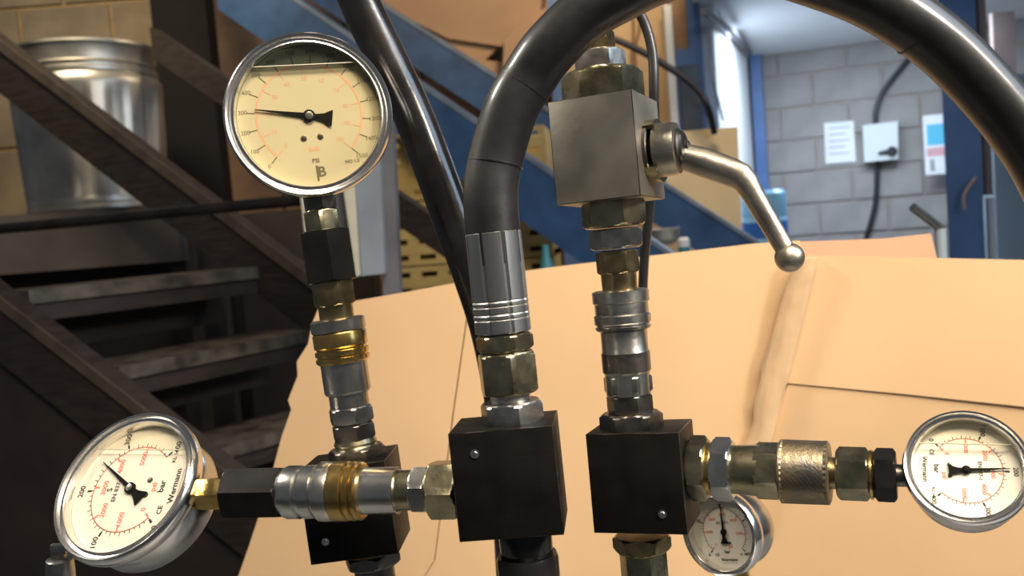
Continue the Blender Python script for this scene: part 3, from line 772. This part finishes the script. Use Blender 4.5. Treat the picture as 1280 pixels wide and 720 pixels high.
# ---------------------------------------------------- thin hoses behind the valve
h3 = [P(770, -40, .74), P(795, 8, .74), P(808, 35, .74), P(816, 70, .74), P(817.5, 118, .74), P(818, 180, .75), P(812, 260, .76), P(805, 330, .77), P(803, 420, .78), P(806, 640, .78)]
e = h3[-1].copy(); e.z = BZ + 0.001; h3.append(e)
tag(link('thin_hose', tube(h3, 6.3 * .74 / F_PX, 14, 6), 'rubber', None, 50), 'thin black hose dropping straight down behind the lever valve', 'hose')

# ================================================================== BLUE STAIRS
lineB = lambda x: .68 * (x - 374); lineA = lambda x: .637 * (x - 473)
def ch_section(w, h, tw, side):
    s = side
    return [(0, 0), (s * w, 0), (s * w, -tw), (s * tw, -tw), (s * tw, -h + tw), (s * w, -h + tw), (s * w, -h), (0, -h)]
def along(p0, p1, sec, sidev):
    bm = bmesh.new(); return prism(bm, [p0 + sidev * s + Z * t for s, t in sec], p1 - p0)
pB0, pB1 = P(264, lineB(264), 3.42), P(960, lineB(960), 2.95)
pA0, pA1 = P(300, lineA(300), 4.30), P(1080, lineA(1080), 3.55)
def atz(p0, p1, z): s = (z - p0.z) / (p1.z - p0.z); return p0 + (p1 - p0) * s
for q0, q1, hh, lab in ((pB0, pB1, 0.252, 'lower blue painted steel stair beam sloping down behind hose and valve'),
                        (pA0, pA1, 0.205, 'upper blue painted steel stair beam sloping down under the brown carton')):
    q2 = atz(q0, q1, hh + 0.001)
    st = thing('blue_beam', lab, 'beam', Matrix.Translation((q2.x, q2.y, 0))); SI = st.matrix_world.inverted()
    link('channel', along(SI @ q0, SI @ q2, ch_section(0.06, hh, 0.012, 1), BV), 'blue_paint', st, shade=False)
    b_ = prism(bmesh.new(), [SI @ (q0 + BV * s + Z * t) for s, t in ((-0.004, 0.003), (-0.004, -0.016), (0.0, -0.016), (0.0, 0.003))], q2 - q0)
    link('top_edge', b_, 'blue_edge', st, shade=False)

# ================================================================== LEFT TIMBER STAIRS
ts = thing('timber_staircase', 'dark timber staircase with worn tread edges left of the fittings', 'staircase', Matrix.Translation((-1.0, 2.3, 0)))
TI = ts.matrix_world.inverted()
E0, E1 = P(-70, -4, 2.95), P(470, 406, 2.55)
F0, F1 = P(-90, 300, 2.02), P(330, 625, 1.80)
sec = lambda w, h: [(0, 0), (w, 0), (w, -h), (0, -h)]
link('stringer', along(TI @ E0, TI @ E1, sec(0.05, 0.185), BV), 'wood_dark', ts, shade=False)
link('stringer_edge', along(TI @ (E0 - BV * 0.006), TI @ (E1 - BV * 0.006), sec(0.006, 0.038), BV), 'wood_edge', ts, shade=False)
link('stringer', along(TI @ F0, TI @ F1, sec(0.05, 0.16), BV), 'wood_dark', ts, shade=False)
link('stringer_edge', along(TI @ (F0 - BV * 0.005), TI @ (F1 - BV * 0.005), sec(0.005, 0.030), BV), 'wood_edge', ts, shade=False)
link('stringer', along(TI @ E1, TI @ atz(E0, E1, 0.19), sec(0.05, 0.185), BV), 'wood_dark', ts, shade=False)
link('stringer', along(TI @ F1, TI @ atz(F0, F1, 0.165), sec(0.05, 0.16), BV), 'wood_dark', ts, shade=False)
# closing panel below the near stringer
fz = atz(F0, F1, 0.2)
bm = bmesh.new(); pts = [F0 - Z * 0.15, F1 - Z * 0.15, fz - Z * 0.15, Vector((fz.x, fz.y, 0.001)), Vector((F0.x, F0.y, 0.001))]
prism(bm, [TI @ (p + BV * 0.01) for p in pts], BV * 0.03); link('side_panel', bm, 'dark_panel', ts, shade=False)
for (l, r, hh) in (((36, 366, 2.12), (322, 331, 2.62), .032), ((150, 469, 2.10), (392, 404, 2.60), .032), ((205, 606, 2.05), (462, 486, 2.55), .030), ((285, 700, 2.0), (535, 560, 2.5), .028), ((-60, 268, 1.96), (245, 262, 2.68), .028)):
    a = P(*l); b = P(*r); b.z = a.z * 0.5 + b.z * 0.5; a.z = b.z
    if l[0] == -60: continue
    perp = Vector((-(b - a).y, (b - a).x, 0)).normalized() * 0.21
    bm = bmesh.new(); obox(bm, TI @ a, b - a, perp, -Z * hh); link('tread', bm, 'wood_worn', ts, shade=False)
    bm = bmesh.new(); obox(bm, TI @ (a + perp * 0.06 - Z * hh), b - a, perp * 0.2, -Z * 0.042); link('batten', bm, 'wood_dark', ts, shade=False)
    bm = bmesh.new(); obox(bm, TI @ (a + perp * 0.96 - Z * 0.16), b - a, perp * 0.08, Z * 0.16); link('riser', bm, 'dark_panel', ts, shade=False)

# dark beam and post
C0, C1 = P(187, 34, 3.2), P(640, 337, 2.75)
o = link('timber_beam', along(C0, C1, sec(0.05, 0.108), BV), 'wood_dark', None, shade=False); tag(o, 'dark sloping timber beam running from the post down past the yellow crates', 'beam')
a = P(193, 60, 3.78); b = P(262, 60, 3.78); a.z = b.z = 0
bm = bmesh.new(); obox(bm, a, b - a, Vector((0, 0.12, 0)), Z * 3.3); o = link('timber_post', bm, 'near_black', None, shade=False); tag(o, 'dark upright timber post right of the galvanised bin', 'post')
# landing
la = P(-160, 280, 3.02); lb = P(222, 280, 2.98); zt_ = P(130, 264, 3.2).z
la.z = lb.z = 0
ld = thing('landing', 'raised dark landing board carrying the galvanised bin', 'platform', Matrix.Translation(la))
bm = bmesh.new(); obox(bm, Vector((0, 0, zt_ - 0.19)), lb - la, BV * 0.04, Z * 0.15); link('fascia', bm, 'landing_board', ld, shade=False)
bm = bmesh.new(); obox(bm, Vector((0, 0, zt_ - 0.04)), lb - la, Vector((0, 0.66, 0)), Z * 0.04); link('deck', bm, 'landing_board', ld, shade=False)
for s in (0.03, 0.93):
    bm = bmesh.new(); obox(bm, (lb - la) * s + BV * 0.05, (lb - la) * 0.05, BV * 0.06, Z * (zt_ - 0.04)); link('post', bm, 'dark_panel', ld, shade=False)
bm = bmesh.new(); obox(bm, (lb - la) * 0.0 + BV * 0.2, (lb - la) * 1.0, BV * 0.03, Z * (zt_ - 0.05)); link('shade_panel', bm, 'dark_panel', ld, shade=False)  # dark sheet added for the black shade below the landing
# dark box added to stand in for the black shade behind the timber treads
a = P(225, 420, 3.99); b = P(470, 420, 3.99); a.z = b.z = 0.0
bm = bmesh.new(); obox(bm, a, b - a, Vector((0, 0.3, 0)), Z * P(330, 265, 3.95).z); o = link('shade_backing', bm, 'dark_panel', None, shade=False); tag(o, 'added dark box standing in for the shade behind the timber stairs', 'shade backing')

# galvanised bin
bc = P(126, 262, 3.28); bz = zt_ + 0.001
bn = thing('galvanised_bin', 'ribbed galvanised steel dustbin on the dark landing', 'bin', Matrix.Translation((bc.x, bc.y, bz)))
Rb = 88 * 3.28 / F_PX; Hb = P(126, 66, 3.28).z - bz
bm = bmesh.new(); seg = 120; rs = []
prof = [(0.0, 0.90), (0.01, 0.94), (0.03, 0.94), (0.035, 0.92), (0.06, 0.93), (0.075, 0.92), (0.09, 0.93), (0.60, 0.985), (0.68, 0.99), (0.74, 0.995), (0.78, 0.99), (0.80, 0.955), (0.815, 0.945), (0.82, 0.96), (0.84, 0.96), (0.85, 0.93), (0.865, 0.93), (0.875, 0.95), (0.885, 0.93), (0.97, 0.93), (0.985, 0.955), (1.0, 0.95), (1.0, 0.91), (0.9, 0.90), (0.12, 0.86), (0.1, 0.5)]
for z, r in prof:
    ring = []
    for i in range(seg):
        a = 2 * math.pi * i / seg; f = 1.0
        if 0.085 < z < 0.70: 
            w = (i % 10) / 10; f = 1 - (0.035 if 0.25 < w < 0.75 else 0.0)
        ring.append(Vector((Rb * r * f * math.cos(a), Rb * r * f * math.sin(a), z * Hb)))
    rs.append(ring)
link('body', rings(bm, rs), 'galv', bn, 40)

# black handrail pipe
o = link('handrail_pipe', tube([P(-120, 297, 2.3), P(120, 275, 2.2), P(250, 262, 2.1), P(388, 249, 2.02)], 7.0 * 2.1 / F_PX, 16, 4), 'pipe_black'); tag(o, 'shiny black horizontal pipe ending behind the creamy-dial gauge', 'pipe')
# grey-blue steel box column behind the gauge
pc = P(430, 300, 2.0); 
sb = thing('steel_upright', 'grey-blue steel upright with pale edges behind the creamy-dial gauge', 'post', Matrix.Translation((pc.x, pc.y, 0)))
def upx(nm, quad, d, dep, m, zmin=None):
    pl = (P(430, 300, d), Vector((0, -1, 0)))
    pts = [hit(x, y, *pl) - sb.location for x, y in quad]
    link(nm, prism(bmesh.new(), pts, Vector((0, dep, 0))), m, sb, shade=False)
upx('pale_edge', [(370, 200), (378, 200), (393, 345), (387, 345)], 2.0, 0.04, 'pale_edge')
upx('pale_edge', [(424, 200), (442, 200), (452, 343), (445, 346)], 2.0, 0.04, 'pale_edge')
upx('web', [(380, 200), (424, 200), (446, 343), (394, 345)], 2.03, 0.02, 'grey_post')
upx('face', [(441, 190), (474, 185), (481, 342), (451, 345)], 2.0, 0.04, 'grey_blue')
upx('post', [(473, 120), (489, 118), (508, 560), (484, 560)], 2.05, 0.06, 'grey_post')
a = P(497, 560, 2.05); bm = bmesh.new(); box(bm, a.x - 0.02 - sb.location.x, a.x + 0.022 - sb.location.x, a.y - sb.location.y, a.y + 0.06 - sb.location.y, 0, a.z + 0.005); link('post', bm, 'grey_post', sb)

# ================================================================== YELLOW CRATES
ca = P(482, 300, 3.5); cbx = P(690, 300, 3.42); ca.z = cbx.z = 0
cu = (cbx - ca); CWd = cu.length; cu.normalize(); cn = Vector((-cu.y, cu.x, 0)); CH = 0.245
def crate(k):
    Mx = Matrix(((cu.x, cn.x, 0, ca.x), (cu.y, cn.y, 0, ca.y), (0, 0, 1, k * CH), (0, 0, 0, 1)))
    t = thing('plastic_crate', ('topmost' if k == 7 else 'bottom' if k == 0 else ['', 'second', 'third', 'fourth', 'fifth', 'sixth', 'seventh'][k] + ' from the bottom') + ' slotted yellow plastic crate of the stack behind the hoses', 'crate', Mx, 'stacked yellow crates')
    return t
def crate_mesh():
    bm = bmesh.new(); nx, nz = 6, 4; pw = CWd / nx; ph = (CH - 0.006) / nz; sw = 0.036; sh = 0.020; T_ = 0.018
    for j in range(nz + 1):
        z0 = max(0, j * ph - (ph - sh) / 2); z1 = min(CH - 0.006, j * ph + (ph - sh) / 2)
        box(bm, 0, CWd, 0, T_, z0, z1)
    for i in range(nx + 1):
        x0 = max(0, i * pw - (pw - 0.062) / 2); x1 = min(CWd, i * pw + (pw - 0.062) / 2)
        box(bm, x0, x1, 0.001, T_ - 0.001, 0.002, CH - 0.008)
    return bm
cm = None
for k in range(8):
    t = crate(k)
    if cm is None:
        fr_ = link('slotted_side', crate_mesh(), 'yellow_crate', t, shade=False); cm = fr_.data
        bm = bmesh.new(); box(bm, 0, CWd, 0.06, 0.38, 0, 0.02); box(bm, 0, 0.018, 0.017, 0.38, 0, CH - 0.006); box(bm, CWd - 0.018, CWd, 0.017, 0.38, 0, CH - 0.006); box(bm, 0, CWd, 0.362, 0.38, 0, CH - 0.006)
        bd = link('body', bm, 'yellow_crate', t, shade=False); bdm = bd.data
    else:
        for nm, me in (('slotted_side', cm), ('body', bdm)):
            o = bpy.data.objects.new(nm, me); COL.objects.link(o); o.parent = t

# ================================================================== CARTON AND BOARDS BEHIND THE STAIRS
ct = thing('carton', 'big brown carton with a folded flap on the upper blue stairs', 'carton', Matrix.Translation(P(590, 40, 4.45)))
KI = ct.matrix_world.inverted()
def cpoly(nm, pts, d, dep, m):
    pl = (P(590, 40, d), Vector((0.12, -1, 0)).normalized())
    link(nm, prism(bmesh.new(), [KI @ hit(x, y, *pl) for x, y in pts], Vector((0, dep, 0))), m, ct, shade=False)
cpoly('front_panel', [(455, -60), (680, -60), (683, 12), (640, 40), (627, 58), (560, 48), (520, 28), (470, 0)], 4.45, 0.10, 'carton')
cpoly('flap', [(681, -60), (684, -60), (682, 30), (674, 80), (660, 110), (628, 96), (630, 52), (645, 34), (684, 8)], 4.40, 0.02, 'carton')
cpoly('lower_panel', [(530, 24), (627, 55), (606, 75), (632, 78), (640, 140), (560, 70)], 4.48, 0.1, 'carton')
# pale board leaning behind the stairs
o = link('board', prism(bmesh.new(), [P(832, 166, 4.1), P(922, 158, 4.15), P(928, 300, 4.12), P(930, 420, 4.1), P(832, 420, 4.05)], Vector((0, 0.02, 0))), 'plywood_pale', None, shade=False)
tag(o, 'pale plywood board standing behind the lever of the valve', 'board')
# blue post between carton and plywood wall
a = P(686, 60, 4.60); b = P(706, 60, 4.60); a.z = b.z = 0
bm = bmesh.new(); obox(bm, a, b - a, Vector((0, .08, 0)), Z * 3.3); o = link('steel_post', bm, 'blue_column', None, shade=False); tag(o, 'slim blue steel post between the carton and the plywood wall', 'post')
# cables on the plywood wall
def cable(name, pts, rpx, m, label, cat='cable'):
    d = pts[0][2]; o = link(name, tube([P(*p) for p in pts], rpx * d / F_PX, 10, 5), m); tag(o, label, cat)
cable('cable', [(700, 30, 4.0), (775, 52, 4.0), (832, 82, 4.0), (868, 108, 4.0), (884, 132, 4.0), (893, 166, 4.08)], 4.5, 'plastic_black', 'dark cable sagging in front of the door to the pale board')
cable('cable', [(790, -20, 4.72), (792, 40, 4.72), (790, 70, 4.72), (794, 105, 4.72), (800, 130, 4.72)], 1.8, 'wood_brown', 'thin brown cable hanging down the plywood wall')
cable('cable', [(795, -20, 4.71), (800, 30, 4.71), (794, 60, 4.71), (797, 100, 4.71)], 1.6, 'wood_brown', 'second thin brown cable twisted beside the first on the plywood wall')
pn = BU
def on_part(x, y, off=0.012): return hit(x, y, WB0 + BU * 0.0, BU) + BU * off
o = link('cable', tube([on_part(x, y) for x, y in ((884, 28), (884, 60), (888, 100), (895, 128), (901, 150))], 0.006, 8, 5), 'grey_print'); tag(o, 'thin grey cable drooping on the white partition', 'cable')
o = link('conduit', tube([on_part(x, y, 0.02) for x, y in ((873, 14), (900, 33), (915, 45), (934, 68))], 0.016, 8, 3), 'grey_post'); tag(o, 'dark conduit along the top of the white partition', 'conduit')
# isolator box, notice and cables on the back wall
WBn = -BV; wbp = (WB0 + WBn * 0.022, WBn)
def wallpoly(nm, pts, dep, m, parent=None, pl=wbp, off=0.0):
    return link(nm, prism(bmesh.new(), [(parent.matrix_world.inverted() if parent else Matrix.Identity(4)) @ (hit(x, y, *pl) + pl[1] * off) for x, y in pts], pl[1] * dep), m, parent, shade=False)
iso = thing('isolator_box', 'pale grey isolator box with a black rotary switch on the back wall', 'switch box', Matrix.Translation(hit(1100, 178, *wbp)))
wallpoly('enclosure', [(1078, 158), (1121, 153), (1122, 199), (1080, 203.5)], 0.10, 'plastic_grey', iso)
kb_ = link('rotary_knob', lathe([(0, 0.033), (0.015, 0.033), (0.03, 0.026)], 24), 'plastic_black', iso); kp = iso.matrix_world.inverted() @ (hit(1114, 190, *wbp) + WBn * 0.10); kb_.matrix_local = frame(kp, WBn, Z)
wallpoly('knob_lever', [(1097, 191), (1112, 187), (1112, 192), (1097, 193.5)], 0.02, 'plastic_black', iso, off=0.105)
o = wallpoly('notice', [(1030, 154, ), (1067, 151), (1070, 202), (1032, 205)], 0.004, 'paper'); tag(o, 'white paper notice pinned beside the isolator box', 'notice')
for k in range(5):
    y0_ = 160 + k * 8
    wallpoly('print_line', [(1036, y0_), (1062 - 5 * (k % 2), y0_ - 2), (1062 - 5 * (k % 2), y0_ - 0.5), (1036, y0_ + 1.5)], 0.001, 'grey_print', None, off=0.004).parent = o
on_b = lambda x, y, off=0.02: hit(x, y, *wbp) + WBn * off
o = link('cable', tube([on_b(x, y) for x, y in ((1150, 55), (1134, 76), (1116, 98), (1102, 118), (1095, 138), (1094, 156))], 0.017, 10, 5), 'plastic_black'); tag(o, 'black cable curving down the back wall into the top of the isolator box', 'cable')
o = link('cable', tube([on_b(x, y) for x, y in ((1096, 201), (1096, 225), (1094, 255), (1088, 280), (1082, 305), (1080, 380))], 0.017, 10, 5), 'plastic_black'); tag(o, 'black cable hanging below the isolator box', 'cable')
pip = (PIER + WBn * 0.022, WBn)
po = wallpoly('poster', [(1153, 145), (1182, 142), (1184, 217), (1157, 219)], 0.004, 'paper', None, pip); tag(po, 'white poster with cyan panel on the pier beside the blue column', 'poster')
wallpoly('cyan_panel', [(1158, 156), (1182, 154), (1183, 180), (1159, 182)], 0.001, 'cyan_print', None, pip, 0.004).parent = po
wallpoly('pink_panel', [(1158, 186), (1183, 183), (1183, 194), (1159, 196)], 0.001, 'pink_print', None, pip, 0.004).parent = po
wallpoly('grey_panel', [(1162, 199), (1168, 199), (1169, 214), (1163, 214)], 0.001, 'grey_print', None, pip, 0.004).parent = po
# blue column, conduit and cabinet on the right
ca_ = P(1181, 200, 3.9); cb_ = P(1227, 200, 3.9); ca_.z = cb_.z = 0; du = cb_ - ca_
nc = (ca_ - CAM); nc.z = 0; nc.normalize()
bm = bmesh.new()
obox(bm, ca_, du, nc * 0.014, Z * 3.3); obox(bm, ca_ + nc * 0.14, du, nc * 0.014, Z * 3.3); obox(bm, ca_ + du * 0.46 + nc * 0.012, du * 0.08, nc * 0.13, Z * 3.3)
o = link('steel_column', bm, 'blue_column', None, shade=False); tag(o, 'blue steel I-section column beside the poster', 'column')
cable('cable', [(1220, 222, 3.86), (1212, 232, 3.86), (1205, 246, 3.86), (1206, 262, 3.86)], 1.8, 'pinkish', 'short pinkish cable end on the face of the blue column')
a = P(1235, 200, 4.0); pts = [Vector((a.x, a.y, z)) for z in (0.0, 0.6, 1.2, 1.55)]
o = link('water_pipe', tube(pts, 0.018, 10, 2), 'white_paint'); tag(o, 'lower whitish pipe beside the blue column', 'pipe')
pts = [Vector((a.x - 0.005, a.y, z)) for z in (1.56, 1.8, 2.2, 2.8)]
o = link('water_pipe', tube(pts, 0.020, 10, 2), 'pinkish'); tag(o, 'upper pinkish pipe rising beside the blue column', 'pipe')
a = P(1242, 200, 4.2); b = P(1420, 200, 4.0); a.z = b.z = 0
mc = thing('machine_cabinet', 'grey-teal machine cabinet right of the blue column', 'cabinet', Matrix.Translation(a))
bm = bmesh.new(); obox(bm, Vector((0, 0, 0)), b - a, Vector((0.1, 0.5, 0)), Z * P(1260, 96, 4.2).z); link('body', bm, 'cabinet_teal', mc, shade=False)
bm = bmesh.new(); obox(bm, (b - a) * 0.22 - Vector((0, 0.012, 0)), (b - a) * 0.75, Vector((0, 0.012, 0)), Z * 2.0); link('door', bm, 'cabinet_teal', mc, shade=False)
a = P(1240, 16, 4.9); b = P(1268, 14, 4.9); zt2 = a.z; a.z = b.z = 0
bm = bmesh.new(); obox(bm, a, b - a, Vector((0, .03, 0)), Z * zt2)
o = link('tall_board', bm, 'pinkish', None, shade=False); tag(o, 'tall pinkish board standing behind the machine cabinet', 'board')
# water bottle on a cooler
wc = P(957, 300, 4.85)
co = thing('water_cooler', 'white water cooler under the blue bottle', 'water cooler', Matrix.Translation((wc.x, wc.y, 0)) @ Matrix.Rotation(-YAW, 4, 'Z'))
bm = bmesh.new(); zc = P(957, 303, 4.85).z - 0.01; box(bm, -0.125, 0.125, -0.125, 0.125, 0, zc, bev=0.01); link('body', bm, 'white_paint', co)
bt = thing('water_bottle', 'clear blue water bottle with dark blue label standing on the cooler', 'bottle', Matrix.Translation((wc.x, wc.y, zc + 0.001)))
rb_ = 27.5 * 4.85 / F_PX; hb_ = P(957, 238, 4.85).z - zc
link('bottle_body', lathe([(0, rb_ * 0.9), (0.01, rb_), (hb_ * 0.45, rb_), (hb_ * 0.5, rb_ * 0.96), (hb_ * 0.55, rb_), (hb_ * 0.93, rb_), (hb_, rb_ * 0.86)], 32), 'bottle_blue', bt)
link('label_band', lathe([(hb_ * 0.12, rb_ * 1.01), (hb_ * 0.42, rb_ * 1.01)], 32), 'label_blue', bt)
# small clutter between the blue stringers
o = link('steel_pan', lathe([(0, 0.05), (0.02, 0.075), (0.06, 0.08), (0.062, 0.074), (0.03, 0.068)], 32), 'galv'); tag(o, 'shiny round steel pan on the blue stairs behind the valve', 'pan'); o.location = P(826, 306, 3.55)
cp = thing('spray_can', 'white and blue can on the blue stairs behind the valve', 'can', Matrix.Translation(P(856, 325, 3.45)))
link('can_body', lathe([(0, 0.022), (0.05, 0.022)], 20), 'teal', cp); link('can_cap', lathe([(0.05, 0.023), (0.075, 0.022), (0.085, 0.014)], 20), 'white_paint', cp)
o = link('teal_bottle', lathe([(-0.30, 0.02), (0.0, 0.02), (0.03, 0.012), (0.06, 0.011)], 20), 'teal'); tag(o, 'teal bottle in front of the yellow crates beside the ferrule', 'bottle'); o.location = P(683, 330, 2.9)
# steel lever behind the cardboard on the right
lv = thing('clamp_lever', 'grey steel clamp lever rising behind the cardboard beside the blue column', 'lever', Matrix.Translation(P(1175, 290, 1.35)))
LI = lv.matrix_world.inverted()
link('bar', tube([LI @ P(1141, 259, 1.33), LI @ P(1158, 272, 1.34), LI @ P(1176, 286, 1.35)], 5.5 * 1.34 / F_PX, 14, 3), 'bright_zinc', lv)
e = P(1175, 286, 1.35); f_ = e.copy(); f_.z = 0.001
link('post', tube([LI @ e, LI @ ((e + f_) / 2), LI @ f_], 0.008, 12, 2), 'grey_blue', lv)
